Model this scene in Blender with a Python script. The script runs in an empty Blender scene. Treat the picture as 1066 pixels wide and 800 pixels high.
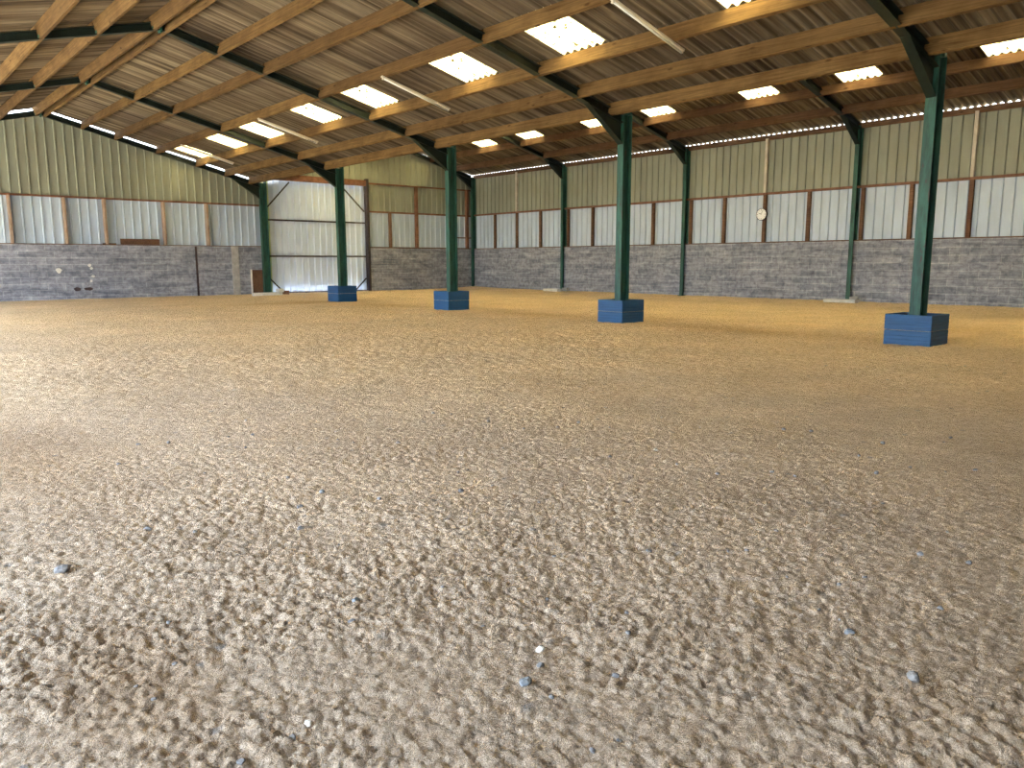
import bpy, math, random
import numpy as np
from mathutils import Vector, Matrix

random.seed(7)
SC = bpy.context.scene
COL = SC.collection

# ------------------------------------------------------------------ dimensions (metres)
Y0 = 29.04                       # far gable
BAY = 6.0
YB = Y0 - 6 * BAY                # near gable, behind the camera
FR = [Y0 - BAY * k for k in range(6)]
XW = 22.60                       # right wall face
XC = 12.54                       # inner column row / valley
XR = 5.42                        # ridge of the main span
XL = 2 * XR - XC                 # left column row
S1, S2 = 0.2565, 0.27
XR2 = 18.56                      # ridge of the right span
SH = 0.25                        # sheet above rafter underside
def zb(x):                       # underside of rafters and purlins
    if x <= XC + .05:
        return 5.836 - S1 * abs(x - XR)
    zr = 4.40 + S2 * (XR2 - XC)
    return zr - S2 * abs(x - XR2)
BLK = 1.85                       # block wall height
GIRT = 3.38

# ------------------------------------------------------------------ node helpers
def mat(name):
    m = bpy.data.materials.new(name); m.use_nodes = True
    nt = m.node_tree; nt.nodes.clear()
    out = nt.nodes.new('ShaderNodeOutputMaterial')
    return m, nt, out
def N(nt, t, **kw):
    n = nt.nodes.new(t)
    for k, v in kw.items():
        if k in n.inputs: n.inputs[k].default_value = v
        else: setattr(n, k, v)
    return n
def ramp(nt, fac, stops, interp='LINEAR'):
    r = nt.nodes.new('ShaderNodeValToRGB'); r.color_ramp.interpolation = interp
    e = r.color_ramp.elements
    while len(e) < len(stops): e.new(0.5)
    for i, (p, c) in enumerate(stops):
        e[i].position = p; e[i].color = (c[0], c[1], c[2], 1)
    nt.links.new(fac, r.inputs[0]); return r
def mixc(nt, f, a, b, blend='MIX'):
    m = nt.nodes.new('ShaderNodeMix'); m.data_type = 'RGBA'; m.blend_type = blend
    for s, v in ((0, f), (6, a), (7, b)):
        if hasattr(v, 'links'): nt.links.new(v, m.inputs[s])
        elif isinstance(v, (int, float)): m.inputs[s].default_value = v
        else: m.inputs[s].default_value = (v[0], v[1], v[2], 1)
    return m.outputs[2]
def coords(nt, scale=(1, 1, 1), rnd=False):
    tc = nt.nodes.new('ShaderNodeTexCoord'); src = tc.outputs['Object']
    if rnd:
        oi = nt.nodes.new('ShaderNodeObjectInfo')
        mu = N(nt, 'ShaderNodeMath', operation='MULTIPLY'); mu.inputs[1].default_value = 37.0
        nt.links.new(oi.outputs['Random'], mu.inputs[0])
        va = N(nt, 'ShaderNodeVectorMath', operation='ADD')
        nt.links.new(src, va.inputs[0]); nt.links.new(mu.outputs[0], va.inputs[1]); src = va.outputs[0]
    mp = nt.nodes.new('ShaderNodeMapping'); mp.inputs['Scale'].default_value = scale
    nt.links.new(src, mp.inputs['Vector']); return mp.outputs[0]
def noise(nt, vec, scale, detail=4, rough=.55, dist=0):
    n = N(nt, 'ShaderNodeTexNoise'); n.inputs['Scale'].default_value = scale
    n.inputs['Detail'].default_value = detail; n.inputs['Roughness'].default_value = rough
    n.inputs['Distortion'].default_value = dist
    nt.links.new(vec, n.inputs['Vector']); return n.outputs['Fac']
def bump(nt, h, strength, dist, normal=None):
    b = N(nt, 'ShaderNodeBump'); b.inputs['Strength'].default_value = strength
    b.inputs['Distance'].default_value = dist
    nt.links.new(h, b.inputs['Height'])
    if normal is not None: nt.links.new(normal, b.inputs['Normal'])
    return b.outputs['Normal']
def bsdf(nt, out, col, rough=.8, metal=0, normal=None, spec=.3):
    p = nt.nodes.new('ShaderNodeBsdfPrincipled')
    if hasattr(col, 'links'): nt.links.new(col, p.inputs['Base Color'])
    else: p.inputs['Base Color'].default_value = (col[0], col[1], col[2], 1)
    p.inputs['Roughness'].default_value = rough; p.inputs['Metallic'].default_value = metal
    p.inputs['Specular IOR Level'].default_value = spec
    if normal is not None: nt.links.new(normal, p.inputs['Normal'])
    nt.links.new(p.outputs[0], out.inputs[0]); return p

def m_wood(name, dark, light, knots=True):
    m, nt, out = mat(name)
    v = coords(nt, (1, 1, 1), True); vs = coords(nt, (14, .55, 14), True)
    g = noise(nt, vs, 2.2, 6, .65, .6)
    c = ramp(nt, g, [(.3, dark), (.7, light)]).outputs[0]
    oi = nt.nodes.new('ShaderNodeObjectInfo')
    tint = ramp(nt, oi.outputs['Random'], [(0, (.74, .70, .66)), (1, (1.12, 1.1, 1.0))]).outputs[0]
    c = mixc(nt, 1.0, c, tint, 'MULTIPLY')
    st = ramp(nt, noise(nt, v, 1.7, 5, .6), [(.35, (.6, .55, .5)), (.6, (1, 1, 1))]).outputs[0]
    c = mixc(nt, .8, c, st, 'MULTIPLY')
    if knots:
        vo = N(nt, 'ShaderNodeTexVoronoi'); vo.inputs['Scale'].default_value = 1.0
        nt.links.new(coords(nt, (5, 1.8, 5), True), vo.inputs['Vector'])
        k = ramp(nt, vo.outputs['Distance'], [(.06, (.28, .18, .12)), (.14, (1, 1, 1))]).outputs[0]
        c = mixc(nt, .75, c, k, 'MULTIPLY')
    bsdf(nt, out, c, .85, 0, bump(nt, g, .35, .006), .2); return m
def m_paint(name, base, light, rust, rust_amt=.62, streak=(6, 6, 1.2)):
    m, nt, out = mat(name)
    v = coords(nt, (1, 1, 1)); vs = coords(nt, streak)
    c = ramp(nt, noise(nt, vs, 1.6, 6, .7), [(.35, base), (.7, light)]).outputs[0]
    r = ramp(nt, noise(nt, vs, 2.1, 7, .7, .4), [(rust_amt, (0, 0, 0)), (rust_amt + .06, (1, 1, 1))]).outputs[0]
    c = mixc(nt, r, c, rust)
    bsdf(nt, out, c, .55, 0, bump(nt, noise(nt, v, 40, 4), .2, .003), .4); return m
def m_plain(name, c1, c2, scale=3, rough=.7, metal=0, bumpd=.003):
    m, nt, out = mat(name)
    n = noise(nt, coords(nt), scale, 6, .65)
    c = ramp(nt, n, [(.3, c1), (.7, c2)]).outputs[0]
    bsdf(nt, out, c, rough, metal, bump(nt, n, .3, bumpd)); return m
def m_cladding(name, base, stain, transl=0.0):
    m, nt, out = mat(name)
    vs = coords(nt, (1.2, 1.2, .35))
    c = ramp(nt, noise(nt, vs, 1.6, 6, .65, .3), [(.25, stain), (.6, base)]).outputs[0]
    p = bsdf(nt, out, c, .5, 0, None, .35)
    if transl:
        t = nt.nodes.new('ShaderNodeBsdfTranslucent'); nt.links.new(c, t.inputs[0])
        mx = nt.nodes.new('ShaderNodeMixShader'); mx.inputs[0].default_value = transl
        nt.links.new(p.outputs[0], mx.inputs[1]); nt.links.new(t.outputs[0], mx.inputs[2])
        nt.links.new(mx.outputs[0], out.inputs[0])
    return m
def m_block(name):
    m, nt, out = mat(name)
    tc = nt.nodes.new('ShaderNodeTexCoord'); sp = nt.nodes.new('ShaderNodeSeparateXYZ')
    nt.links.new(tc.outputs['Object'], sp.inputs[0])
    ad = N(nt, 'ShaderNodeMath', operation='ADD'); nt.links.new(sp.outputs[0], ad.inputs[0]); nt.links.new(sp.outputs[1], ad.inputs[1])
    cb = nt.nodes.new('ShaderNodeCombineXYZ'); nt.links.new(ad.outputs[0], cb.inputs[0])
    wv = N(nt, 'ShaderNodeMath', operation='MULTIPLY_ADD'); nz = noise(nt, tc.outputs['Object'], 1.2, 3)
    nt.links.new(nz, wv.inputs[0]); wv.inputs[1].default_value = .05; nt.links.new(sp.outputs[2], wv.inputs[2])
    nt.links.new(wv.outputs[0], cb.inputs[1])
    b = nt.nodes.new('ShaderNodeTexBrick'); nt.links.new(cb.outputs[0], b.inputs['Vector'])
    b.inputs['Scale'].default_value = 1; b.inputs['Brick Width'].default_value = .5; b.inputs['Row Height'].default_value = .206
    b.inputs['Mortar Size'].default_value = .010; b.inputs['Mortar Smooth'].default_value = .6; b.inputs['Bias'].default_value = 0
    b.inputs['Color1'].default_value = (.20, .212, .255, 1); b.inputs['Color2'].default_value = (.25, .262, .31, 1)
    b.inputs['Mortar'].default_value = (.34, .35, .38, 1)
    c = b.outputs['Color']
    # streaky staining that follows the courses, and broken pale efflorescence
    mp = nt.nodes.new('ShaderNodeMapping'); mp.inputs['Scale'].default_value = (.5, .5, 3.6)
    nt.links.new(tc.outputs['Object'], mp.inputs[0])
    st = ramp(nt, noise(nt, mp.outputs[0], 1.5, 7, .72, .5), [(.32, (.55, .55, .6)), (.5, (1, 1, 1)), (.72, (1.5, 1.48, 1.45))]).outputs[0]
    c = mixc(nt, 1, c, st, 'MULTIPLY')
    sp2 = ramp(nt, noise(nt, tc.outputs['Object'], 7, 6, .75), [(.36, (.62, .61, .65)), (.5, (1, 1, 1)), (.68, (1.35, 1.35, 1.35))]).outputs[0]
    c = mixc(nt, .9, c, sp2, 'MULTIPLY')
    h = mixc(nt, .5, b.outputs['Fac'], noise(nt, tc.outputs['Object'], 30, 6, .7))
    bsdf(nt, out, c, .95, 0, bump(nt, h, .6, -.012), .1); return m
def m_sheet(name):
    m, nt, out = mat(name)
    v = coords(nt); vs = coords(nt, (.22, 11, .22))
    c = ramp(nt, noise(nt, vs, 1.0, 3, .6, 0), [(.34, (.068, .053, .038)), (.5, (.145, .118, .086)), (.66, (.245, .206, .15))]).outputs[0]
    s = ramp(nt, noise(nt, v, .45, 5, .6), [(.35, (.66, .62, .64)), (.62, (1.08, 1.06, 1.0))]).outputs[0]
    c = mixc(nt, 1, c, s, 'MULTIPLY')
    bsdf(nt, out, c, .9, 0, bump(nt, noise(nt, v, 25, 4), .3, .004), .1); return m
def m_skylight():
    m, nt, out = mat('translucent_sheet')
    n = noise(nt, coords(nt), 9, 7, .8, .3)
    c = ramp(nt, n, [(.42, (.04, .03, .01)), (.46, (.60, .545, .36)), (.7, (.66, .60, .42))]).outputs[0]
    t = nt.nodes.new('ShaderNodeBsdfTranslucent'); nt.links.new(c, t.inputs[0])
    d = nt.nodes.new('ShaderNodeBsdfDiffuse'); nt.links.new(c, d.inputs[0])
    mx = nt.nodes.new('ShaderNodeMixShader'); mx.inputs[0].default_value = .3
    nt.links.new(t.outputs[0], mx.inputs[1]); nt.links.new(d.outputs[0], mx.inputs[2]); nt.links.new(mx.outputs[0], out.inputs[0])
    return m
def m_sand():
    m, nt, out = mat('arena_sand')
    tc = nt.nodes.new('ShaderNodeTexCoord'); v = tc.outputs['Object']
    at = nt.nodes.new('ShaderNodeAttribute'); at.attribute_name = 'warm_tone'
    pale = ramp(nt, noise(nt, v, 30, 10, .95), [(.37, (.27, .195, .135)), (.5, (.60, .465, .345)), (.63, (.88, .74, .59))]).outputs[0]  # grain colours; the strong speckle also puts clod shading into the colour
    warm = ramp(nt, noise(nt, v, 14, 10, .95), [(.37, (.40, .25, .115)), (.5, (.80, .60, .39)), (.62, (.96, .82, .61))]).outputs[0]
    c = mixc(nt, at.outputs['Fac'], pale, warm)
    aw = nt.nodes.new('ShaderNodeAttribute'); aw.attribute_name = 'dark_tone'
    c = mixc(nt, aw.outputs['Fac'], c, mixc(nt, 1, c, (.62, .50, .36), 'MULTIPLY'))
    big = ramp(nt, noise(nt, v, .8, 5, .6, .5), [(.3, (.86, .85, .84)), (.7, (1.08, 1.07, 1.06))]).outputs[0]
    c = mixc(nt, 1, c, big, 'MULTIPLY')
    vo = N(nt, 'ShaderNodeTexVoronoi'); vo.inputs['Scale'].default_value = 13; nt.links.new(v, vo.inputs['Vector'])
    sel = ramp(nt, vo.outputs['Color'], [(.80, (0, 0, 0)), (.84, (1, 1, 1))]).outputs[0]
    nr = ramp(nt, vo.outputs['Distance'], [(.16, (1, 1, 1)), (.34, (0, 0, 0))]).outputs[0]
    f = mixc(nt, 1, sel, nr, 'MULTIPLY')
    c = mixc(nt, mixc(nt, 1, f, (.6, .6, .6), 'MULTIPLY'), c, (.20, .205, .215))
    h1 = noise(nt, v, 20, 10, .85, .1); h2 = noise(nt, v, 95, 5, .75)
    n1 = bump(nt, h1, .8, .025); n2 = bump(nt, h2, .9, .010, n1)
    bsdf(nt, out, c, 1.0, 0, n2, .05); return m

M = dict(
    purlin=m_wood('pine_timber', (0.103, 0.05834, 0.02402), (0.2196, 0.1407, 0.0604)),
    purlin2=m_wood('red_brown_timber', (.10, .057, .037), (.20, .122, .078)),
    brown=m_wood('brown_post_timber', (.095, .05, .035), (.20, .115, .08), False),
    postp=m_plain('weathered_post', (.22, .14, .10), (.36, .27, .21)),
    pale=m_plain('pale_post', (.42, .38, .33), (.62, .58, .52)),
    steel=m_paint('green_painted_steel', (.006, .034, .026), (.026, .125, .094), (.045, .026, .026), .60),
    steel_shade=m_paint('shaded_green_steel', (0.00225, 0.0081, 0.0063), (0.0054, 0.0171, 0.0126), (0.0135, 0.009, 0.0081), .7),  # same green paint, roof shade put into the colour of rafters and haunches
    rust=m_plain('rusty_steel', (.12, .05, .03), (.23, .11, .07), 6),
    darkbar=m_plain('dark_steel_bar', (.025, .02, .025), (.06, .045, .05), 8),
    upper=m_cladding('cream_cladding', (.275, .292, .240), (.215, .222, .180)),
    lower=m_cladding('white_cladding', (0.48, 0.568, 0.688), (0.384, 0.448, 0.536), .04),
    door=m_cladding('door_sheet', (.64, .73, .90), (.49, .57, .72), .0),
    doorg=m_cladding('green_tinted_strip', (.50, .56, .33), (.36, .42, .24), .10),
    block=m_block('concrete_block'),
    conc=m_plain('concrete', (.26, .25, .25), (.42, .41, .40), 5, .95, 0, .01),
    concp=m_plain('pale_concrete', (.50, .49, .47), (.72, .70, .67), 8, .95, 0, .01),
    holed=m_plain('dark_hole', (.03, .02, .025), (.07, .045, .045), 8),
    sheet=m_sheet('fibre_cement'),
    sky=m_skylight(),
    sand=m_sand(),
    blue=m_paint('blue_painted_board', (.006, .052, .15), (.011, .088, .22), (0.198, 0.288, 0.378), .70, streak=(1.5, 1.5, 16)),
    blackin=m_plain('dark_inside', (.03, .035, .04), (.06, .06, .06)),
    tube=m_plain('pale_batten', (.55, .50, .42), (.72, .68, .60)),
    white=m_plain('white_plastic', (.78, .80, .80), (.85, .87, .87), 5, .4),
    black=m_plain('black_plastic', (.02, .02, .025), (.04, .04, .05)),
    stone=m_plain('grey_stone', (.13, .125, .125), (.28, .265, .26), 30, .9, 0, .004),
    bstone=m_plain('blue_grey_stone', (.15, .165, .185), (.27, .29, .31), 30, .8, 0, .004),
    wstone=m_plain('white_stone', (.50, .46, .40), (.68, .64, .58), 30, .8, 0, .004),
    grass=m_plain('outside_ground', (0.165, 0.154, 0.121), (0.253, 0.2365, 0.1925), .5, 1.0, 0, .02),
    zinc=m_plain('zinc', (.25, .26, .27), (.38, .39, .4), 4, .5, .6),
)

# ------------------------------------------------------------------ mesh helpers
class MB:
    def __init__(s): s.v = []; s.f = []
    def quadbox(s, P):            # 8 points, bottom 4 (ccw) then top 4
        b = len(s.v); s.v += [tuple(p) for p in P]
        for q in ((0, 3, 2, 1), (4, 5, 6, 7), (0, 1, 5, 4), (1, 2, 6, 5), (2, 3, 7, 6), (3, 0, 4, 7)):
            s.f.append(tuple(b + i for i in q))
        return s
    def box(s, x0, x1, y0, y1, z0, z1):
        return s.quadbox([(x0, y0, z0), (x1, y0, z0), (x1, y1, z0), (x0, y1, z0), (x0, y0, z1), (x1, y0, z1), (x1, y1, z1), (x0, y1, z1)])
    def prism(s, pts, axis, a, b):  # closed polygon in a plane extruded along axis 'x' 'y' 'z'
        n = len(pts); o = len(s.v)
        for t in (a, b):
            for p, q in pts:
                s.v.append({'x': (t, p, q), 'y': (p, t, q), 'z': (p, q, t)}[axis])
        s.f.append(tuple(o + i for i in range(n))); s.f.append(tuple(o + n + i for i in reversed(range(n))))
        for i in range(n):
            j = (i + 1) % n; s.f.append((o + i, o + n + i, o + n + j, o + j))
        return s
    def bar(s, p, q, w, h, up=(0, 0, 1)):   # straight bar p->q, w across, h along up
        p, q, up = Vector(p), Vector(q), Vector(up)
        d = (q - p).normalized(); a = d.cross(up).normalized(); u = a.cross(d).normalized()
        P = []
        for e in (p, q): P.append([e - a * w / 2 - u * h / 2, e + a * w / 2 - u * h / 2, e + a * w / 2 + u * h / 2, e - a * w / 2 + u * h / 2])
        return s.quadbox(P[0] + P[1])
    def cyl(s, p, q, r, n=16, r2=None):
        p, q = Vector(p), Vector(q); r2 = r if r2 is None else r2
        d = (q - p).normalized(); a = d.orthogonal().normalized(); b = d.cross(a); o = len(s.v)
        for e, rr in ((p, r), (q, r2)):
            for i in range(n):
                t = 2 * math.pi * i / n; s.v.append(tuple(e + (a * math.cos(t) + b * math.sin(t)) * rr))
        s.f.append(tuple(o + i for i in reversed(range(n)))); s.f.append(tuple(o + n + i for i in range(n)))
        for i in range(n):
            j = (i + 1) % n; s.f.append((o + i, o + j, o + n + j, o + n + i))
        return s
    def build(s, name, m, parent=None, bevel=0, smooth=False):
        me = bpy.data.meshes.new(name); me.from_pydata(s.v, [], s.f); me.validate()
        import bmesh
        bm = bmesh.new(); bm.from_mesh(me); bmesh.ops.recalc_face_normals(bm, faces=bm.faces[:]); bm.to_mesh(me); bm.free()
        me.materials.append(m)
        if smooth: me.polygons.foreach_set('use_smooth', [True] * len(me.polygons))
        o = bpy.data.objects.new(name, me); COL.objects.link(o)
        if parent: o.parent = parent
        if bevel:
            b = o.modifiers.new('Bevel', 'BEVEL'); b.width = bevel; b.segments = 2; b.limit_method = 'ANGLE'
        return o
def tag(o, label=None, cat=None, group=None, kind=None):
    for k, v in (('label', label), ('category', cat), ('group', group), ('kind', kind)):
        if v: o[k] = v
    return o
def empty(name, loc):
    o = bpy.data.objects.new(name, None); o.location = loc; o.empty_display_size = .3; COL.objects.link(o); return o
def shift(o, loc):               # world-built mesh under an Empty: bring it into the Empty's frame
    for v in o.data.vertices: v.co -= Vector(loc)
    return o
def copy_tree(o, parent=None):
    c = o.copy(); COL.objects.link(c); c.parent = parent
    for ch in list(o.children): copy_tree(ch, c)
    return c

# ------------------------------------------------------------------ floor
def vnoise(x, y, seed):
    xi = np.floor(x).astype(np.int64); yi = np.floor(y).astype(np.int64); fx = x - xi; fy = y - yi
    fx = fx * fx * (3 - 2 * fx); fy = fy * fy * (3 - 2 * fy)
    def h(a, b):
        n = (a * 374761393 + b * 668265263 + seed * 2147483647) & 0x7fffffff
        n = ((n ^ (n >> 13)) * 1274126177) & 0x7fffffff
        return ((n ^ (n >> 16)) & 0xffff) / 65535.0
    return (h(xi, yi) * (1 - fx) + h(xi + 1, yi) * fx) * (1 - fy) + (h(xi, yi + 1) * (1 - fx) + h(xi + 1, yi + 1) * fx) * fy
def ground(x, y):                # slow shape of the sand: banked up a little against the walls
    g = .10 * np.exp(-np.maximum(XW - x, 0) / .9) + .07 * np.exp(-np.maximum(Y0 - y, 0) / .9)
    return g
def gz(x, y): return float(ground(np.array(x), np.array(y)))
def axis_lines(lo, hi, c0, c1, s0, g):
    L = list(np.arange(c0, c1, s0)); x = c1
    while x < hi: L.append(x); x += s0 + g * (x - c1)
    L.append(hi); R = []; x = c0 - s0
    while x > lo: R.append(x); x -= s0 + g * (c0 - x) * 4
    R.append(lo)
    return np.array(sorted(R) + L)
xs = axis_lines(-2.2, XW + .02, .15, 2.7, .0078, .0030)
ys = axis_lines(YB, Y0 + .02, .6, 3.0, .0078, .0030)
X, Y = np.meshgrid(xs, ys, indexing='ij')
sx = np.gradient(xs)[:, None] * np.ones_like(Y); sy = np.gradient(ys)[None, :] * np.ones_like(X)
sp = np.maximum(sx, sy)
Z = ground(X, Y)
wx = X + .25 * vnoise(X * .7, Y * .7, 3); wy = Y + .25 * vnoise(X * .7 + 9, Y * .7, 4)
a = math.radians(-38); ca, sa = math.cos(a), math.sin(a)
U = wx * ca + wy * sa; V = -wx * sa + wy * ca
def amp(lam): return np.clip((lam / sp - 1.6) / 2.0, 0, 1)
Z += .016 * (vnoise(X * 1.3, Y * 1.3, 1) - .5)
Z += .007 * (vnoise(U * 2.2, V * 6.5, 2) - .5) * amp(.15)
Z += .008 * (vnoise(U * 5, V * 11, 5) - .5) * amp(.09)
def hsh(a_, b_, seed):
    n = (a_ * 374761393 + b_ * 668265263 + seed * 362437) & 0x7fffffff
    n = ((n ^ (n >> 13)) * 1274126177) & 0x7fffffff
    return ((n ^ (n >> 16)) & 0xffff) / 65535.0
def clods(x, y, cell, seed, power=1.0):      # rounded crumbs of sand of random size, one per cell
    gx = x / cell; gy = y / cell; xi = np.floor(gx).astype(np.int64); yi = np.floor(gy).astype(np.int64)
    best = np.zeros_like(x)
    for dx in (-1, 0, 1):
        for dy in (-1, 0, 1):
            cx_ = xi + dx; cy_ = yi + dy
            px_ = cx_ + hsh(cx_, cy_, seed); py_ = cy_ + hsh(cx_, cy_, seed + 1); rr_ = .35 + .55 * hsh(cx_, cy_, seed + 2)
            ex = gx - px_; ey = gy - py_
            h_ = rr_ * np.sqrt(np.clip(1 - (ex * ex + ey * ey) / (rr_ * rr_), 0, 1))
            best = np.maximum(best, h_)
    return best * cell
jx = X + .012 * vnoise(X * 60, Y * 60, 31); jy = Y + .012 * vnoise(X * 60, Y * 60, 32)
patch = .45 + .75 * vnoise(U * 1.6, V * 3.2, 33)
Z += .46 * clods(jx, jy, .038, 41) * amp(.04) * patch
Z += .82 * clods(jx + 3, jy + 1, .020, 51) * amp(.024) * patch
Z += .20 * clods(X + 5, Y + 2, .10, 61) * amp(.10) * np.clip((np.hypot(X, Y) - 5) / 6, 0, 1)
Z += .005 * (vnoise(X * 80, Y * 80, 8) - .5) * amp(.015)
# harrow grooves curving across the middle of the arena
R = np.hypot(X - 2, Y + 6); Z += .004 * np.sin(R * 2 * math.pi / .28 + 3 * vnoise(X * .5, Y * .5, 12)) * np.clip((R - 12) / 4, 0, 1) * amp(.2)
warm_tone = np.clip((np.hypot(X + .5, Y * .95) - 3.6) / 7.5, 0, 1) * .95  # blend from grey-beige to brighter warm sand away from the viewpoint
warm_tone += .45 * (vnoise(X * .35, Y * .35, 21) - .5) + .25 * (vnoise(X * 1.1, Y * 1.1, 22) - .5)
warm_tone -= .55 * np.exp(-((X - 2.2) / 2.0) ** 2 - ((Y - 11) / 6) ** 2)
dark_tone = .30 * np.clip(vnoise(X * .9, Y * .35, 25) - .55, 0, 1)  # darker, browner sand: random streaks, then patches mostly along the column row
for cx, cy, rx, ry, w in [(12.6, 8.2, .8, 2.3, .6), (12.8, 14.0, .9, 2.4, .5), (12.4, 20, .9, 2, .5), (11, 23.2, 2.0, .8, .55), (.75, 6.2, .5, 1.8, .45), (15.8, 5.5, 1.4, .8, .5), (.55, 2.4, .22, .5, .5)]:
    dark_tone += w * np.exp(-((X - cx) / rx) ** 2 - ((Y - cy) / ry) ** 2)
nx, ny = X.shape
idx = np.arange(nx * ny).reshape(nx, ny)
F = np.stack([idx[:-1, :-1], idx[1:, :-1], idx[1:, 1:], idx[:-1, 1:]], -1).reshape(-1, 4)
me = bpy.data.meshes.new('floor'); me.vertices.add(nx * ny)
me.vertices.foreach_set('co', np.stack([X, Y, Z], -1).astype(np.float32).ravel())
me.loops.add(F.size); me.loops.foreach_set('vertex_index', F.ravel().astype(np.int32))
me.polygons.add(len(F)); me.polygons.foreach_set('loop_start', np.arange(0, F.size, 4, dtype=np.int32))
me.update(calc_edges=True)
me.polygons.foreach_set('use_smooth', np.ones(len(F), dtype=bool))
at = me.attributes.new('warm_tone', 'FLOAT', 'POINT'); at.data.foreach_set('value', np.clip(warm_tone, 0, 1).astype(np.float32).ravel())
at = me.attributes.new('dark_tone', 'FLOAT', 'POINT'); at.data.foreach_set('value', np.clip(dark_tone, 0, 1).astype(np.float32).ravel())
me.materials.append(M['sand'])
fl = bpy.data.objects.new('floor', me); COL.objects.link(fl); tag(fl, 'raked beige arena sand', kind='structure')

out = MB().box(-90, -2.2, -60, 90, -.35, -.02).box(-2.2, 100, Y0 + .02, 90, -.35, -.02).box(23.2, 100, -60, Y0 + .02, -.35, -.02).box(-2.2, 23.2, -60, YB - .3, -.35, -.02)
tag(out.build('ground_outside', M['grass']), 'dry ground outside the hall', kind='structure')

# ------------------------------------------------------------------ walls
def ribbed(a0, a1, ztop, zbot, axis, plane, inward, pitch=.27, hgt=.048, split=()):
    """ribbed sheet along an axis; ztop(a) and zbot(a) give its edges; ribs stand out towards the inside"""
    mb = MB(); prof = []; a = a0
    cuts = [(0, 0), (.205, 0), (.222, 1), (.248, 1), (.265, 0)]
    while a < a1 - 1e-6:
        for t, hh in cuts:
            if a + t < a1: prof.append((a + t, hh * hgt))
        a += pitch
    prof.append((a1, 0)); n = len(prof)
    for lay in (0, 1):
        for (p, d) in prof:
            off = plane + inward * (d - lay * .004)
            for z in (zbot(p), ztop(p)):
                mb.v.append((off, p, z) if axis == 'y' else (p, off, z))
    for lay in (0, 1):
        b = lay * 2 * n
        for i in range(n - 1): mb.f.append((b + 2 * i, b + 2 * i + 2, b + 2 * i + 3, b + 2 * i + 1))
    for i in range(n - 1):
        for e in (0, 1): mb.f.append((2 * i + e, 2 * i + 2 + e, 2 * n + 2 * i + 2 + e, 2 * n + 2 * i + e))
    return mb

# right wall
wr = MB().box(XW, XW + .2, YB, Y0 + .2, -.3, BLK).build('wall_right', M['block'], bevel=.01); tag(wr, 'long grey block wall under pale cladding', kind='structure')
XCL = XW + .12
ribbed(YB, Y0 + .15, lambda a: zb(XW) + .185, lambda a: GIRT, 'y', XCL, -1, hgt=.04).build('upper_cladding', M['upper'], wr)
ribbed(YB, Y0 + .15, lambda a: GIRT, lambda a: BLK - .01, 'y', XCL + .012, -1, hgt=.04).build('lower_cladding', M['lower'], wr)
MB().box(XW - .005, XW + .085, YB, Y0, GIRT - .035, GIRT + .035).build('girt', M['rust'], wr, .004)
MB().box(XW - .002, XW + .11, YB, Y0, BLK, BLK + .03).build('sill_rail', M['brown'], wr, .004)
yy = Y0 - 1.53
k = 0
while yy > YB:
    if min(abs(yy - f) for f in FR) > .4:
        MB().box(XW + .015, XW + .10, yy - .055, yy + .055, BLK + .03, GIRT - .035).build('post', M['brown'], wr, .004)
    else:
        MB().box(XW + .015, XW + .10, yy - .20, yy - .10, BLK + .03, GIRT - .035).build('post', M['brown'], wr, .004)
    yy -= 1.5
for ym in [f - 3.02 for f in FR]:
    MB().box(XW + .0, XW + .085, ym - .045, ym + .045, GIRT + .035, zb(XW) + .13).build('upper_post', M['pale'], wr, .004)['label'] = 'pale upper post'

# far gable
XD0, XD1 = 12.66, 17.02
wb = MB().box(-2.0, 12.42, Y0, Y0 + .2, -.3, BLK).box(17.10, XW + .2, Y0, Y0 + .2, -.3, BLK).build('wall_back', M['block'], bevel=.01)
tag(wb, 'far gable wall, grey blocks under ribbed cladding', kind='structure')
YC = Y0 + .14
gt = lambda a: zb(a) + .12
ribbed(-2.0, 12.56, gt, lambda a: GIRT, 'x', YC, -1).build('upper_cladding', M['upper'], wb)
ribbed(-2.0, 12.56, lambda a: GIRT, lambda a: BLK - .01, 'x', YC + .012, -1).build('lower_cladding', M['lower'], wb)
def rng_clad(a0, a1, zt, z0, nm, m, yo=0): return ribbed(a0, a1, zt, z0, 'x', YC + yo, -1).build(nm, m, wb)
rng_clad(XC + .08, XR2, gt, lambda a: 4.42 if a < 17.12 else GIRT, 'upper_cladding', M['upper'])
rng_clad(XR2, XCL, gt, lambda a: GIRT, 'upper_cladding', M['upper'])
rng_clad(17.12, XCL, lambda a: GIRT, lambda a: BLK - .01, 'lower_cladding', M['lower'], .012)
MB().box(-2, 12.42, Y0 + .03, Y0 + .11, GIRT - .03, GIRT + .03).build('girt', M['rust'], wb, .004)
MB().box(17.12, XW, Y0 + .03, Y0 + .11, GIRT - .07, GIRT).build('girt', M['rust'], wb, .004)
MB().box(17.12, XW, Y0 + .03, Y0 + .11, 4.46, 4.52).build('girt', M['rust'], wb, .004)
MB().box(21.4, XW, Y0 + .03, Y0 + .09, 2.33, 2.38).build('girt', M['rust'], wb, .004)
MB().box(-2, 12.42, Y0 + .01, Y0 + .13, BLK, BLK + .025).build('sill_rail', M['brown'], wb, .004)
MB().box(17.12, XW, Y0 + .01, Y0 + .13, BLK, BLK + .05).build('sill_rail', M['brown'], wb, .004)
for x in (-.9, .6, 2.4, 4.34, 5.86, 7.05, 8.93, 10.42):
    MB().box(x - .035, x + .035, Y0 - .12, Y0 + .13, BLK + .025, GIRT - .03).build('post', M['postp'], wb, .006)
MB().box(18.12, 18.24, Y0 + .02, Y0 + .12, BLK + .05, GIRT - .07).build('post', M['brown'], wb, .006)
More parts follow.
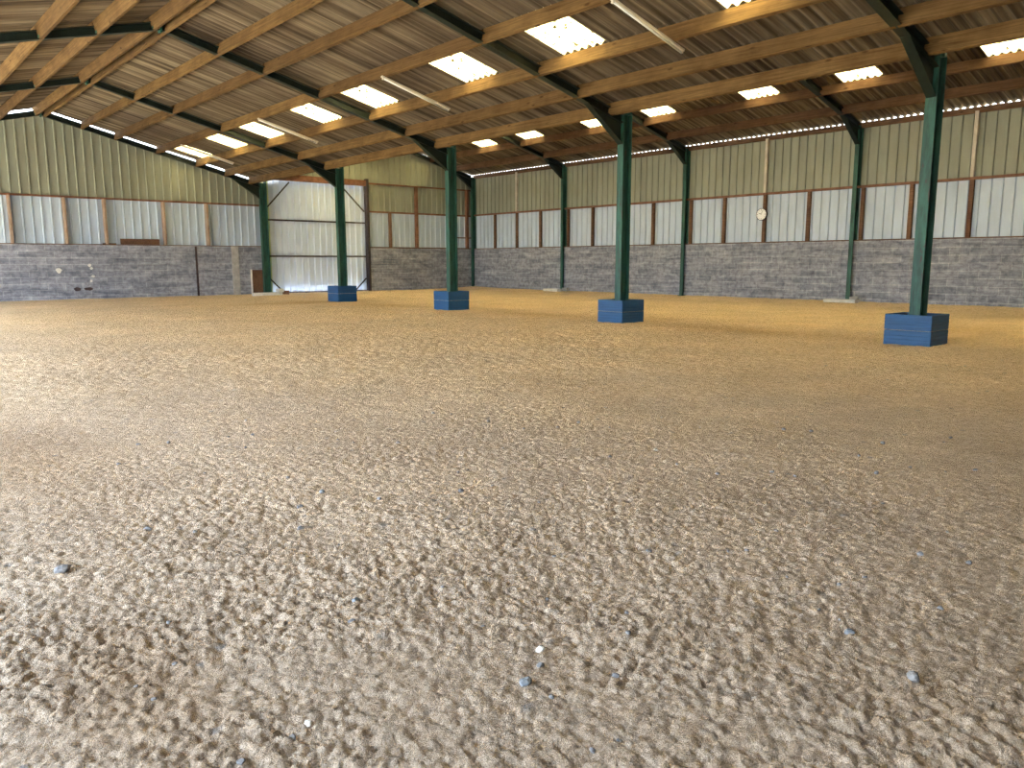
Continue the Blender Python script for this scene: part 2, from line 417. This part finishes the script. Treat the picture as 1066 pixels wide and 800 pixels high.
MB().box(19.46, 19.60, Y0 + .02, Y0 + .12, BLK + .05, 4.46).build('post', M['rust'], wb, .006)
MB().box(22.22, 22.34, Y0 - .02, Y0 + .12, BLK + .05, 4.46).build('post', M['rust'], wb, .006)
MB().box(11.25, 11.52, Y0 - .03, Y0 + .1, -.2, BLK + .01).build('concrete_pier', M['conc'], wb, .01)['label'] = 'smooth pale concrete pier'
MB().box(9.93, 10.0, Y0 - .015, Y0 + .1, -.2, BLK - .02).build('joint', M['holed'], wb)['label'] = 'dark vertical joint'
MB().box(11.94, 11.99, Y0 - .05, Y0 + .1, -.2, 1.0).build('jamb', M['concp'], wb, .006)['label'] = 'pale jamb edge'
MB().box(11.99, 12.40, Y0 - .03, Y0 + .1, -.2, .98).build('jamb_board', M['brown'], wb, .006)
# plaster dabs and dark broken holes low in the blocks
def blob(cx, cz, rx, rz, seed):
    rr = random.Random(seed); mb = MB(); n = 11
    pts = [(cx + rx * math.cos(2 * math.pi * i / n) * rr.uniform(.7, 1.1), cz + rz * math.sin(2 * math.pi * i / n) * rr.uniform(.7, 1.1)) for i in range(n)]
    return mb.prism(pts, 'y', Y0 - .012, Y0 + .02)
for i, (cx, cz, rx, rz, mm, nm) in enumerate([(5.55, 1.02, .09, .09, 'concp', 'plaster_dab'), (6.47, 1.18, .06, .06, 'concp', 'plaster_dab'), (6.52, 1.08, .05, .05, 'concp', 'plaster_dab'),
        (6.55, .82, .06, .04, 'concp', 'plaster_dab'), (6.05, .40, .13, .07, 'holed', 'broken_hole'), (6.38, .40, .14, .06, 'holed', 'broken_hole'), (6.48, .66, .04, .04, 'concp', 'plaster_dab')]):
    blob(cx, cz, rx, rz, i).build(nm, M[mm], wb)
# near gable behind the camera, and unseen left side parts added to cut light
wn = MB().box(-2, XW + .2, YB - .2, YB, -.3, BLK).build('wall_front', M['block']); tag(wn, 'block wall behind the viewpoint', kind='structure')
mbn = MB()
for a0, a1 in ((-2.0, XR), (XR, XC), (XC, XR2), (XR2, XCL)):
    s_ = ribbed(a0, a1, lambda a: zb(a) + .13, lambda a: BLK, 'x', YB - .1, 1); o = len(mbn.v); mbn.v += s_.v; mbn.f += [tuple(o + i for i in q) for q in s_.f]
mbn.build('upper_cladding', M['upper'], wn)

wl = MB().box(-2.2, -2.0, YB, -.3, -.3, BLK).build('wall_left_blocker', M['block']); tag(wl, 'unseen left wall part, added behind the viewpoint to cut light', kind='structure')  # unseen, keeps daylight off faces turned towards the viewpoint
ribbed(YB, -.3, lambda a: zb(XL) + .2, lambda a: BLK, 'y', -2.1, 1).build('upper_cladding', M['upper'], wl)
ribbed(-.3, Y0, lambda a: zb(XL) + .2, lambda a: 3.05, 'y', -2.1, 1).build('light_cut_cladding', M['upper'], wl)  # unseen strip added over the opening to even out the daylight
# sliding door in the far gable
d = empty('door_1', (14.8, Y0, 0)); tag(d, 'tall sliding door of ribbed pale sheets', kind='structure')
def dp(mb, n, m, bev=0): o = shift(mb.build(n, M[m], d, bev), (14.8, Y0, 0)); return o
YD = Y0 + .25
dp(ribbed(XD0 + .22, XD1 + .3, lambda a: 4.52, lambda a: -.06, 'x', YD, -1, .27, .06), 'door_sheet', 'door')
dp(ribbed(XD0 - .28, XD0 + .22, lambda a: 4.52, lambda a: -.06, 'x', YD, -1, .27, .06), 'edge_strip', 'doorg')['label'] = 'yellow green edge strip'
for z in (1.50, 2.88): dp(MB().box(XD0, XD1, YD - .09, YD - .035, z - .03, z + .03), 'rail', 'darkbar', .004)
dp(MB().box(XD0, XD1, YD - .09, YD - .035, .05, .11), 'rail', 'darkbar', .004)
for p, q in (((13.72, 4.33), (12.66, 3.22)), ((15.95, 4.33), (16.98, 3.34)), ((12.62, .78), (13.33, .08)), ((17.0, .60), (16.45, .08))):
    dp(MB().bar((p[0], YD - .11, p[1]), (q[0], YD - .11, q[1]), .045, .05, (0, 1, 0)), 'brace', 'darkbar', .004)
lt = MB().box(12.66, 17.12, Y0 - .02, Y0 + .14, 4.37, 4.60).build('trim_1', M['rust'], None, .01); tag(lt, 'rust coloured door lintel', kind='structure')
dj = MB().box(17.02, 17.13, Y0 - .05, Y0 + .18, -.1, 4.66).build('trim_2', M['darkbar'], None, .01); tag(dj, 'dark door jamb post', kind='structure')

# ------------------------------------------------------------------ roof sheets
PITCH = .1765
AMPL = .0285
SEG = 8
SKY = [1.2, 3.98, 6.62, 9.97, 12.68, 16.22, 18.92, 22.34, 25.02, 28.0]  # first position is out of view, added to light the near floor
NW = 5.5
def wave_ys(y0, y1): 
    n = int(round((y1 - y0) / PITCH * SEG)); return np.linspace(y0, y1, n + 1)
def wz(y): return AMPL * math.cos(2 * math.pi * (y - Y0) / PITCH)
def strip(mb, xa, za, xb, zb_, y0, y1, th=.007):
    ysv = wave_ys(y0, y1); o = len(mb.v); n = len(ysv)
    for t in (0, th):
        for y in ysv:
            w = wz(y); mb.v.append((xa, y, za + w + t)); mb.v.append((xb, y, zb_ + w + t))
    for lay in (0, 1):
        b = o + lay * 2 * n
        for i in range(n - 1): mb.f.append((b + 2 * i, b + 2 * i + 1, b + 2 * i + 3, b + 2 * i + 2))
    for i in range(n - 1):
        for e in (0, 1): mb.f.append((o + 2 * i + e, o + 2 * i + 2 + e, o + 2 * n + 2 * i + 2 + e, o + 2 * n + 2 * i + e))
    for i in (0, n - 1): mb.f.append((o + 2 * i, o + 2 * i + 1, o + 2 * n + 2 * i + 1, o + 2 * n + 2 * i))
SY0, SY1 = Y0 - 205 * PITCH, Y0 + 1.25 * PITCH
def gapless(y):                   # snap to a wave crest
    return Y0 + round((y - Y0) / PITCH) * PITCH
PX1 = [5.53, 6.56, 7.53, 8.83, 10.14, 11.15, 12.03]
PX1L = [2 * XR - x for x in PX1]
PX2 = [20.22, 21.42]
sky_list = []
zs = lambda x: zb(x) + SH + AMPL
def slope_rows(brk, skyrow=None, tag_=None):
    roof = MB()
    skyrows = skyrow or ()
    for a_, b_ in zip(brk[:-1], brk[1:]):
        # the downhill end of each sheet laps over the uphill end of the next
        LAP = .14; down = zs(b_) < zs(a_); a0_, b0_ = a_, b_
        g = (zs(b_) - zs(a_)) / (b_ - a_)
        if down: ea, eb, da, db = a_, b_ + (LAP if b_ not in brk[-1:] else 0), 0, .016
        else: ea, eb, da, db = a_ - (LAP if a_ not in brk[:1] else 0), b_, .016, 0
        ZA, ZB = zs(a_) + g * (ea - a_), zs(b_) + g * (eb - b_)
        if any(abs(a_ - q) < .01 for q in skyrows):
            y = SY0
            for c in SKY:
                y0 = gapless(c - NW * PITCH / 2); y1 = y0 + PITCH * NW
                strip(roof, ea, ZA + da, eb, ZB + db, y, y0)
                m_ = MB(); strip(m_, ea, ZA + da, eb, ZB + db, y0, y1); ym = (y0 + y1) / 2; m_.v = [(vx, ym + (vy - ym) * .99993, vz) for vx, vy, vz in m_.v]; sky_list.append((m_, tag_, c, (a_ + b_) / 2, (y0 + y1) / 2))
                y = y1
            strip(roof, ea, ZA + da, eb, ZB + db, y, SY1)
        else: strip(roof, ea, ZA + da, eb, ZB + db, SY0, SY1)
    tag(roof.build('ceiling', M['sheet'], None), 'corrugated fibre cement roof sheets seen from below', kind='structure')
slope_rows([XR, 6.62, 7.60, 8.94, 10.18, 11.20, 12.46], (8.94,), 'main')
slope_rows([-2.1] + sorted([x - .07 for x in PX1L if x < 5 and x > -1.3]) + [XR], (2 * XR - 10.14 - .07,), 'left')  # left slope skylights are unseen, added to brighten the floor
slope_rows([12.62, 14.1, 15.6, 17.1, XR2], (14.1, 15.6), 'behind')  # both skylight rows here are hidden, added for more light on the right
slope_rows([XR2, 19.02, 20.29, 21.49, XCL + .02], (19.02,), 'right')
fa = MB().box(12.60, 12.63, SY0, SY1, 4.30, zs(12.64)).build('trim_6', M['zinc']); tag(fa, 'upstand beside the valley gutter', kind='structure')
gut = MB().prism([(12.44, 4.275), (12.60, 4.275), (12.60, 4.33), (12.59, 4.33), (12.59, 4.285), (12.45, 4.285), (12.45, 4.33), (12.44, 4.33)], 'y', SY0, SY1).build('trim_3', M['zinc']); tag(gut, 'zinc valley gutter', kind='structure')
rg = MB().prism([(XR - .3, zs(XR - .3) + .05), (XR, zs(XR) + .05), (XR + .3, zs(XR + .3) + .05), (XR, zs(XR) + .07)], 'y', SY0, SY1).build('trim_4', M['sheet']); tag(rg, 'ridge capping', kind='structure')
rg = MB().prism([(XR2 - .3, zs(XR2 - .3) + .05), (XR2, zs(XR2) + .05), (XR2 + .3, zs(XR2 + .3) + .05), (XR2, zs(XR2) + .07)], 'y', SY0, SY1).build('trim_5', M['sheet']); tag(rg, 'ridge capping', kind='structure')
ORD = ['first', 'second', 'third', 'fourth', 'fifth', 'sixth', 'seventh', 'eighth', 'ninth', 'tenth', 'eleventh', 'twelfth']
far = {c: i for i, c in enumerate(sorted(SKY, reverse=True))}
for m_, t_, c, cx, cy in sky_list:
    o = m_.build('skylight', M['sky']); shift(o, (cx, cy, zs(cx))); o.location = (cx, cy, zs(cx))
    if t_ == 'main': tag(o, f'bright corrugated skylight sheet in main roof slope, {ORD[far[c]]} from the far gable', 'skylight', 'skylights in the main slope')
    elif t_ == 'left': tag(o, f'unseen corrugated skylight sheet added for light in left roof slope, {ORD[far[c]]} from the far gable', 'skylight', 'added skylights in the left slope')
    elif t_ == 'behind': tag(o, f'unseen corrugated skylight added for light behind the valley, {"lower" if cx < 15 else "upper"} row, {ORD[far[c]]} from the far gable', 'skylight', 'added skylights behind the valley')
    else: tag(o, f'bright corrugated skylight sheet in roof near right wall, {ORD[far[c]]} from the far gable', 'skylight', 'skylights above the right wall')

# ------------------------------------------------------------------ purlins, one timber per bay
BAYN = ['bay beside the far gable', 'second bay from far gable', 'third bay from far gable', 'fourth bay from far gable', 'fifth bay from far gable', 'sixth bay from far gable']
def purlin_mesh(slope, m, w=.075, h=.245, L=BAY - .02):
    mb = MB(); t = math.atan(slope); c_, s_ = math.cos(t), math.sin(t)
    pts = [(-w / 2, 0), (w / 2, 0), (w / 2, h), (-w / 2, h)]
    pts = [(p * c_ + q * s_, -p * s_ + q * c_) for p, q in pts]
    n = 12; o = len(mb.v)
    for i in range(n + 1):
        y = -L / 2 + L * i / n; sag = -.006 * math.sin(math.pi * i / n)
        for p, q in pts: mb.v.append((p, y, q + sag))
    mb.f.append((o, o + 1, o + 2, o + 3)); e = o + 4 * n; mb.f.append((e + 3, e + 2, e + 1, e))
    for i in range(n):
        for j in range(4):
            k = (j + 1) % 4; mb.f.append((o + 4 * i + j, o + 4 * i + 4 + j, o + 4 * i + 4 + k, o + 4 * i + k))
    return mb.build('roof_purlin', m, None, .005)
def row(proto, x, lab, group, zoff=0, first=False):
    for k in range(6):
        o = proto if (k == 0 and first) else proto.copy()
        if o is not proto: COL.objects.link(o)
        o.location = (x, Y0 - BAY * (k + .5), zb(x) + zoff)
        tag(o, lab + ', ' + BAYN[k], 'beam', group)
pr = purlin_mesh(S1, M['purlin']); pl = purlin_mesh(-S1, M['purlin'])
for i, x in enumerate(PX1):
    row(pr, x, f'tan timber purlin, {ORD[i]} below ridge on right slope', 'purlins of the main right slope', .0, i == 0)
for i, x in enumerate(PX1L):
    row(pl, x, f'tan timber purlin, {ORD[i]} below ridge on left slope', 'purlins of the main left slope', .0, i == 0)
p2 = purlin_mesh(S2, M['purlin2'])
for i, (x, w_) in enumerate(zip(PX2, ('upper', 'lower'))):
    row(p2, x, f'red-brown timber purlin, {w_} one along right wall roof', 'purlins above the right wall', 0, i == 0)
p3 = purlin_mesh(-S2, M['purlin2'])
for i, x in enumerate((13.06, 14.1, 15.6, 17.1, 18.4)):
    row(p3, x, f'brown purlin {["just past", "second past", "third past", "fourth past", "fifth past"][i]} the valley', 'purlins behind the valley', 0, i == 0)
eb = MB().box(-.025, .03, -BAY / 2 + .0, BAY / 2, 0, .155).build('eave_beam', M['purlin2'], None, .004)
for k in range(6):
    o = eb if k == 0 else eb.copy()
    if k: COL.objects.link(o)
    o.location = (XW + .065, Y0 - BAY * (k + .5), zs(XW + .10) - AMPL - .155 + .012)
    tag(o, 'reddish eave beam along top of right wall, ' + BAYN[k], 'beam', 'eave beams on the right wall')

# ------------------------------------------------------------------ portal frames
def isec_poly(mb, pts_bot, pts_top, y, fw=.15, tf=.012, tw=.01):
    """web between two polylines in the x-z plane with a flange along each"""
    n = len(pts_bot)
    for i in range(n - 1):
        (xa, za), (xb, zb_) = pts_bot[i], pts_bot[i + 1]; (xc, zc), (xd, zd) = pts_top[i], pts_top[i + 1]
        mb.quadbox([(xa, y - tw / 2, za), (xb, y - tw / 2, zb_), (xb, y + tw / 2, zb_), (xa, y + tw / 2, za), (xc, y - tw / 2, zc), (xd, y - tw / 2, zd), (xd, y + tw / 2, zd), (xc, y + tw / 2, zc)])
        for (p, q, r_, s_, sg) in ((xa, za, xb, zb_, 1), (xc, zc, xd, zd, -1)):
            mb.quadbox([(p, y - fw / 2, q), (r_, y - fw / 2, s_), (r_, y + fw / 2, s_), (p, y + fw / 2, q), (p, y - fw / 2, q + sg * tf), (r_, y - fw / 2, s_ + sg * tf), (r_, y + fw / 2, s_ + sg * tf), (p, y + fw / 2, q + sg * tf)])
def icol(x, z0, z1, d=.26, w=.16, tf=.013):
    mb = MB(); mb.box(x - d / 2, x - d / 2 + tf, -w / 2, w / 2, z0, z1); mb.box(x + d / 2 - tf, x + d / 2, -w / 2, w / 2, z0, z1)
    mb.box(x - d / 2 + tf, x + d / 2 - tf, -.005, .005, z0, z1); return mb
def frame_proto():
    r = empty('portal_frame', (XC, Y0, 0)); L = (XC, 0, 0)
    def put(mb, n, m='steel'): return shift(mb.build(n, M[m], r), L)
    put(icol(XC, -.2, zb(XC) + .2), 'column')
    put(MB().box(XC + .06, XC + .13, -.07, .07, zb(XC) + .2, zb(XC + .1) + .15), 'stub_post')
    put(icol(XL, -.2, zb(XC) + .2), 'column')
    put(icol(XW - .03, -.2, zb(XW) + .14, .22, .125), 'column')
    RD = .16
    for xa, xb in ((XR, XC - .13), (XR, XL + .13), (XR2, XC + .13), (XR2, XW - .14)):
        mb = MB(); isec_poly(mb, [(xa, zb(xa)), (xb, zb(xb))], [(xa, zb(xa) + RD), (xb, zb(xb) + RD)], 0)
        put(mb, 'rafter', 'steel_shade')
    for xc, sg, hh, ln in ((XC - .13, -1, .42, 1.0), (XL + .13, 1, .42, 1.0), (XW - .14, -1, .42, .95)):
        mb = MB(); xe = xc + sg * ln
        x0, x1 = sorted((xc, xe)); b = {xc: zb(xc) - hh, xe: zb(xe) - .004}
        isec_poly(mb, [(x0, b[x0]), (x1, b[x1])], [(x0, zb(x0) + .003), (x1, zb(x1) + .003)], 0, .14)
        put(mb, 'haunch', 'steel_shade')
    for xp in (XR, XR2):
        mb = MB(); mb.box(xp - .02, xp + .02, -.075, .075, zb(xp) - .05, zb(xp) + .19); put(mb, 'apex_plate')
    for xp in (XC, XL, XW - .03): put(MB().box(xp - .17, xp + .17, -.13, .13, -.02, .03) if xp < 20 else MB().box(xp - .15, xp + .02, -.11, .11, .05, .10), 'base_plate')
    for x in PX1 + PX1L + PX2:               # purlin cleats
        put(MB().box(x + .045, x + .055, -.12, .12, zb(x) + .02, zb(x) + .17) if x > XR else MB().box(x - .055, x - .045, -.12, .12, zb(x) + .02, zb(x) + .17), 'cleat')
    return r
fp = frame_proto()
FL = ['green steel portal frame standing against the far gable beside the door',
      'green steel portal frame whose column stands in the farthest blue box',
      'green steel portal frame whose column stands in the second farthest blue box',
      'green steel portal frame whose column stands in the second nearest blue box',
      'green steel portal frame whose column stands in the nearest blue box',
      'green steel portal frame nearest the front wall with no blue box']
for k in range(6):
    r = fp if k == 0 else copy_tree(fp)
    r.location = (XC, Y0 - BAY * k - (.08 if k == 0 else 0), 0)
    tag(r, FL[k], 'portal frame', 'green portal frames')

# ------------------------------------------------------------------ blue boxes round the column bases
def blue_box():
    r = empty('column_box', (0, 0, 0)); W = .34; H = .475
    def panel(side):
        mb = MB()
        for j in range(2):                    # two boards, the upper laps with a fine gap
            z0, z1 = (-.06, .232) if j == 0 else (.24, H)
            if side == '-x': mb.box(-W, -W + .028, -W, W, z0, z1)
            if side == '+x': mb.box(W - .028, W, -W, W, z0, z1)
            if side == '-y': mb.box(-W + .028, W - .028, -W, -W + .028, z0, z1)
            if side == '+y': mb.box(-W + .028, W - .028, W - .028, W, z0, z1)
            n = 5                             # raised horizontal ribs of the board
            for i in range(n):
                z = z0 + (z1 - z0) * (i + .5) / n
                if side == '-x': mb.box(-W - .006, -W, -W + .01, W - .01, z - .012, z + .012)
                if side == '+x': mb.box(W, W + .006, -W + .01, W - .01, z - .012, z + .012)
                if side == '-y': mb.box(-W + .01, W - .01, -W - .006, -W, z - .012, z + .012)
                if side == '+y': mb.box(-W + .01, W - .01, W, W + .006, z - .012, z + .012)
        return mb
    for s_ in ('-x', '+x', '-y', '+y'): panel(s_).build('side_panel', M['blue'], r, .003)
    for sx in (-1, 1):
        for sy in (-1, 1):
            MB().box(sx * (W - .05) - .02, sx * (W - .05) + .02, sy * (W - .05) - .02, sy * (W - .05) + .02, -.05, H - .02).build('corner_post', M['blackin'], r, .003)
    MB().box(-W + .03, W - .03, -W + .03, W - .03, -.05, .30).build('sand_fill', M['sand'], r)
    return r
bb = blue_box()
BL = {4: ('blue board box around the column base nearest the camera', 0.0), 3: ('blue box of boards round second nearest column base', .01), 2: ('blue box of boards around third nearest column base', .03), 1: ('smallest looking blue box, farthest away, before the big door', .04)}
for i, k in enumerate((4, 3, 2, 1)):
    r = bb if i == 0 else copy_tree(bb)
    r.location = (12.52, Y0 - BAY * k + (.0 if k > 2 else .02), BL[k][1] - .01)
    r.rotation_euler = (0, 0, math.radians((0, .8, -.7, 0, 1.0)[k]))
    tag(r, BL[k][0], 'box', 'blue column boxes')

# ------------------------------------------------------------------ strip lights hung below the main slope
def strip_light():
    r = empty('strip_light', (0, 0, 0)); xa, xb = -.84, .84
    za, zb_ = -S1 * xa, -S1 * xb
    MB().bar((xa, 0, za), (xb, 0, zb_), .06, .035).build('batten', M['tube'], r, .006)
    MB().cyl((xa + .04, 0, za - .038), (xb - .04, 0, zb_ - .038), .017, 14).build('fluorescent_tube', M['white'], r, 0, True)
    for s_ in (-1, 1): MB().bar((s_ * .82, 0, -S1 * s_ * .82 - .03), (s_ * .79, 0, -S1 * s_ * .79 - .03), .04, .045).build('end_cap', M['tube'], r, .004)
    return r
sl = strip_light()
for i, (y, lb) in enumerate([(8.02, 'pale unlit strip light at the top edge above nearest blue box'), (14.2, 'pale unlit strip light between second and third green frames from camera'),
                             (20.3, 'pale unlit strip light in the second bay from far gable'), (26.3, 'pale unlit strip light nearest the far gable')]):
    r = sl if i == 0 else copy_tree(sl)
    r.location = (9.60, y, zb(9.60) - .022); tag(r, lb, 'light', 'strip lights')

# ------------------------------------------------------------------ wall clock
ck = empty('wall_clock', (XW - .02, 14.05, 2.74)); tag(ck, 'round white wall clock on a brown post of the right wall', 'clock')
MB().cyl((0, 0, 0), (-.05, 0, 0), .19, 40).build('rim', M['black'], ck, 0)
MB().cyl((-.045, 0, 0), (-.056, 0, 0), .172, 40).build('face', M['white'], ck, 0)
mk = MB()
for h in range(12):
    t = h * math.pi / 6; L_ = .035 if h % 3 == 0 else .02
    mk.bar((-.058, math.sin(t) * .155, math.cos(t) * .155), (-.058, math.sin(t) * (.155 - L_), math.cos(t) * (.155 - L_)), .014 if h % 3 == 0 else .008, .004, (1, 0, 0))
mk.build('hour_marks', M['black'], ck)
MB().bar((-.062, 0, 0), (-.062, .075, .035), .014, .004, (1, 0, 0)).build('hour_hand', M['black'], ck)
MB().bar((-.066, 0, 0), (-.066, -.05, .115), .009, .004, (1, 0, 0)).build('minute_hand', M['black'], ck)
MB().box(.0, .045, -.03, .03, -.06, .06).build('bracket', M['black'], ck)

# ------------------------------------------------------------------ loose things
o = MB().box(-.63, .63, -.02, .02, 0, .19).build('timber_board', M['brown'], None, .006); o.location = (8.09, Y0 + .07 - .12, BLK + .026); tag(o, 'red-brown board standing on the left block wall ledge', 'board')
o = MB().box(-.2, .2, -.06, .06, 0, .035).build('timber_offcut', M['brown'], None, .005); o.location = (7.14, Y0 + .04, BLK + .026); tag(o, 'thin brown timber offcut left of the board on the ledge', 'board')
def slab(loc, sx_, sy_, sz_, rz, m, name, label, cat):
    o = MB().box(-sx_ / 2, sx_ / 2, -sy_ / 2, sy_ / 2, 0, sz_).build(name, m, None, .012); o.location = loc; o.rotation_euler[2] = rz; return tag(o, label, cat)
slab((XW - .33, 11.12, gz(XW - .3, 11) + .0), .34, .95, .09, .03, M['concp'], 'concrete_slab', 'pale concrete slab under the wall column right of the clock', 'slab')
slab((XW - .24, 10.80, gz(XW - .2, 11) + .085), .2, .22, .09, .3, M['conc'], 'concrete_block', 'grey broken block resting on the pale slab by right wall', 'block')
slab((XW - .32, 23.35, gz(XW - .3, 23) + .0), .32, .85, .10, 0, M['concp'], 'concrete_slab', 'pale concrete slab under the far wall column near gable corner', 'slab')
slab((XW - .18, 22.75, gz(XW - .1, 22) + .0), .2, .22, .14, .3, M['conc'], 'concrete_block', 'small grey block right of the far pale slab', 'block')
slab((12.3, Y0 - .62, gz(12.3, Y0 - .6) - .01), 1.15, .16, .12, .03, M['concp'], 'concrete_kerb', 'pale concrete kerb piece lying left of the big door', 'kerb')
slab((12.82, Y0 - .58, gz(12.8, Y0 - .6) + .108), .24, .18, .13, .3, M['concp'], 'broken_brick', 'pale broken brick piled on the kerb by the big door', 'brick')
slab((13.12, Y0 - .40, gz(12.9, Y0 - .5) - .01), .28, .2, .16, -.4, M['rust'], 'red_brick', 'dark red brick behind the kerb at the big door', 'brick')

def rock(name, x, y, s_, m, label, cat='stone', seed=0, flat=.7, group=None):
    rr = random.Random(seed); import bmesh
    bm = bmesh.new(); bmesh.ops.create_icosphere(bm, subdivisions=2, radius=1)
    for _ in range(7):
        n_ = Vector((rr.gauss(0, 1), rr.gauss(0, 1), rr.gauss(0, 1))).normalized(); dd = rr.uniform(.55, .85)
        for v in bm.verts:
            q = v.co.dot(n_)
            if q > dd: v.co -= n_ * (q - dd)
    for v in bm.verts: v.co *= (1 + rr.uniform(-.06, .06)); v.co.z *= flat; v.co.x *= 1.25
    bmesh.ops.scale(bm, vec=(s_, s_, s_), verts=bm.verts[:])
    me = bpy.data.meshes.new(name); bm.to_mesh(me); bm.free(); me.materials.append(m)
    o = bpy.data.objects.new(name, me); COL.objects.link(o)
    o.rotation_euler[2] = rr.uniform(0, 6.3); o.location = (x, y, floor_z(x, y) + s_ * .25); return tag(o, label, cat, group)
def floor_z(x, y):
    i = int(np.clip(np.searchsorted(xs, x), 1, nx - 1)); j = int(np.clip(np.searchsorted(ys, y), 1, ny - 1))
    return float(Z[i - 1:i + 1, j - 1:j + 1].mean())
for i, (x, y, s_, m_, lb) in enumerate([
        (.59, 3.52, .030, 'stone', 'largest dark grey stone, at the left edge of the sand'),
        (1.34, 2.45, .017, 'bstone', 'small bluish pebble left of the centre of the foreground'),
        (2.34, .87, .022, 'stone', 'dark grey stone in the lower right corner of the sand'),
        (2.48, 1.14, .016, 'bstone', 'pale blue pebble above the dark stone at lower right'),
        (1.62, 1.75, .016, 'wstone', 'white pebble in the middle of the foreground sand'),
        (1.91, 3.83, .018, 'bstone', 'blue-grey pebble lying in the mid left sand'),
        (4.07, 3.25, .016, 'wstone', 'white pebble right of centre in the middle distance'),
        (1.45, 1.63, .020, 'bstone', 'blue-grey stone at the bottom just left of centre'),
        (.86, 1.86, .012, 'wstone', 'whitish pebble near the lower left of the foreground')]):
    rock('stone', x, y, s_, M[m_], lb, 'stone', 50 + i)
rr = random.Random(4)
for i in range(90):
    dd = rr.uniform(1.7, 6.5); an = math.radians(rr.uniform(9, 73)); x, y = dd * math.sin(an), dd * math.cos(an)
    rock('gravel_stone', x, y, rr.uniform(.006, .013) * (1 if dd < 3.5 else 1.3), M['stone'], 'tiny grey stone crumb lying loose in the foreground sand', 'stone', 200 + i, .8, 'grey crumbs in the sand')
# light bits far out on the sand
for i, (px, py, lb) in enumerate([(12.9, 26.6, 'white chip on the sand in front of the big door')]):
    rock('stone', px, py, .035, M['wstone'], lb, 'stone', 90 + i)

# ------------------------------------------------------------------ light
w = bpy.data.worlds.new('World'); SC.world = w; w.use_nodes = True
nt = w.node_tree; nt.nodes.clear(); wo = nt.nodes.new('ShaderNodeOutputWorld'); bg = nt.nodes.new('ShaderNodeBackground')
tc = nt.nodes.new('ShaderNodeTexCoord'); sp = nt.nodes.new('ShaderNodeSeparateXYZ'); nt.links.new(tc.outputs['Generated'], sp.inputs[0])
sr = ramp(nt, sp.outputs[2], [(.0, (.82, .91, 1.0)), (.25, (.72, .85, 1.0)), (1.0, (.50, .70, 1.0))])   # bright hazy sky, bluer overhead
nt.links.new(sr.outputs[0], bg.inputs[0]); bg.inputs[1].default_value = 2.1
nt.links.new(bg.outputs[0], wo.inputs[0])
sun = bpy.data.lights.new('sun', 'SUN'); sun.energy = 26.0; sun.angle = math.radians(2); sun.color = (1, .95, .85)
so = bpy.data.objects.new('sun', sun); COL.objects.link(so)
sd = Vector((-.05, -.06, .99)).normalized()      # high noon sun
so.rotation_euler = sd.to_track_quat('Z', 'Y').to_euler(); so.location = (40, 0, 40)

# ------------------------------------------------------------------ camera
cam = bpy.data.cameras.new('camera'); co = bpy.data.objects.new('camera', cam); COL.objects.link(co)
f, yaw, pit, roll = 813.07, .7099, .1551, .002
cam.sensor_fit = 'HORIZONTAL'; cam.sensor_width = 36; cam.lens = f * 36 / 1066; cam.clip_end = 500; cam.clip_start = .05
fw = Vector((math.sin(yaw) * math.cos(pit), math.cos(yaw) * math.cos(pit), -math.sin(pit)))
rt = Vector((math.cos(yaw), -math.sin(yaw), 0)); up = rt.cross(fw)
c_, s_ = math.cos(roll), math.sin(roll)
r2 = rt * c_ - up * s_; u2 = rt * s_ + up * c_
mw = Matrix((r2, u2, -fw)).transposed().to_4x4(); mw.translation = Vector((0, 0, 1.2613)); co.matrix_world = mw
SC.camera = co
SC.view_settings.view_transform = 'Standard'; SC.view_settings.look = 'None'; SC.view_settings.gamma = 1; SC.view_settings.use_curve_mapping = False
SC.view_settings.exposure = 2.72
SC.cycles.use_denoising = True; SC.cycles.denoising_prefilter = 'NONE'
try: SC.cycles.denoiser = 'OPENIMAGEDENOISE'
except Exception: pass
SC.cycles.max_bounces = 8; SC.cycles.diffuse_bounces = 6; SC.cycles.sample_clamp_indirect = 8
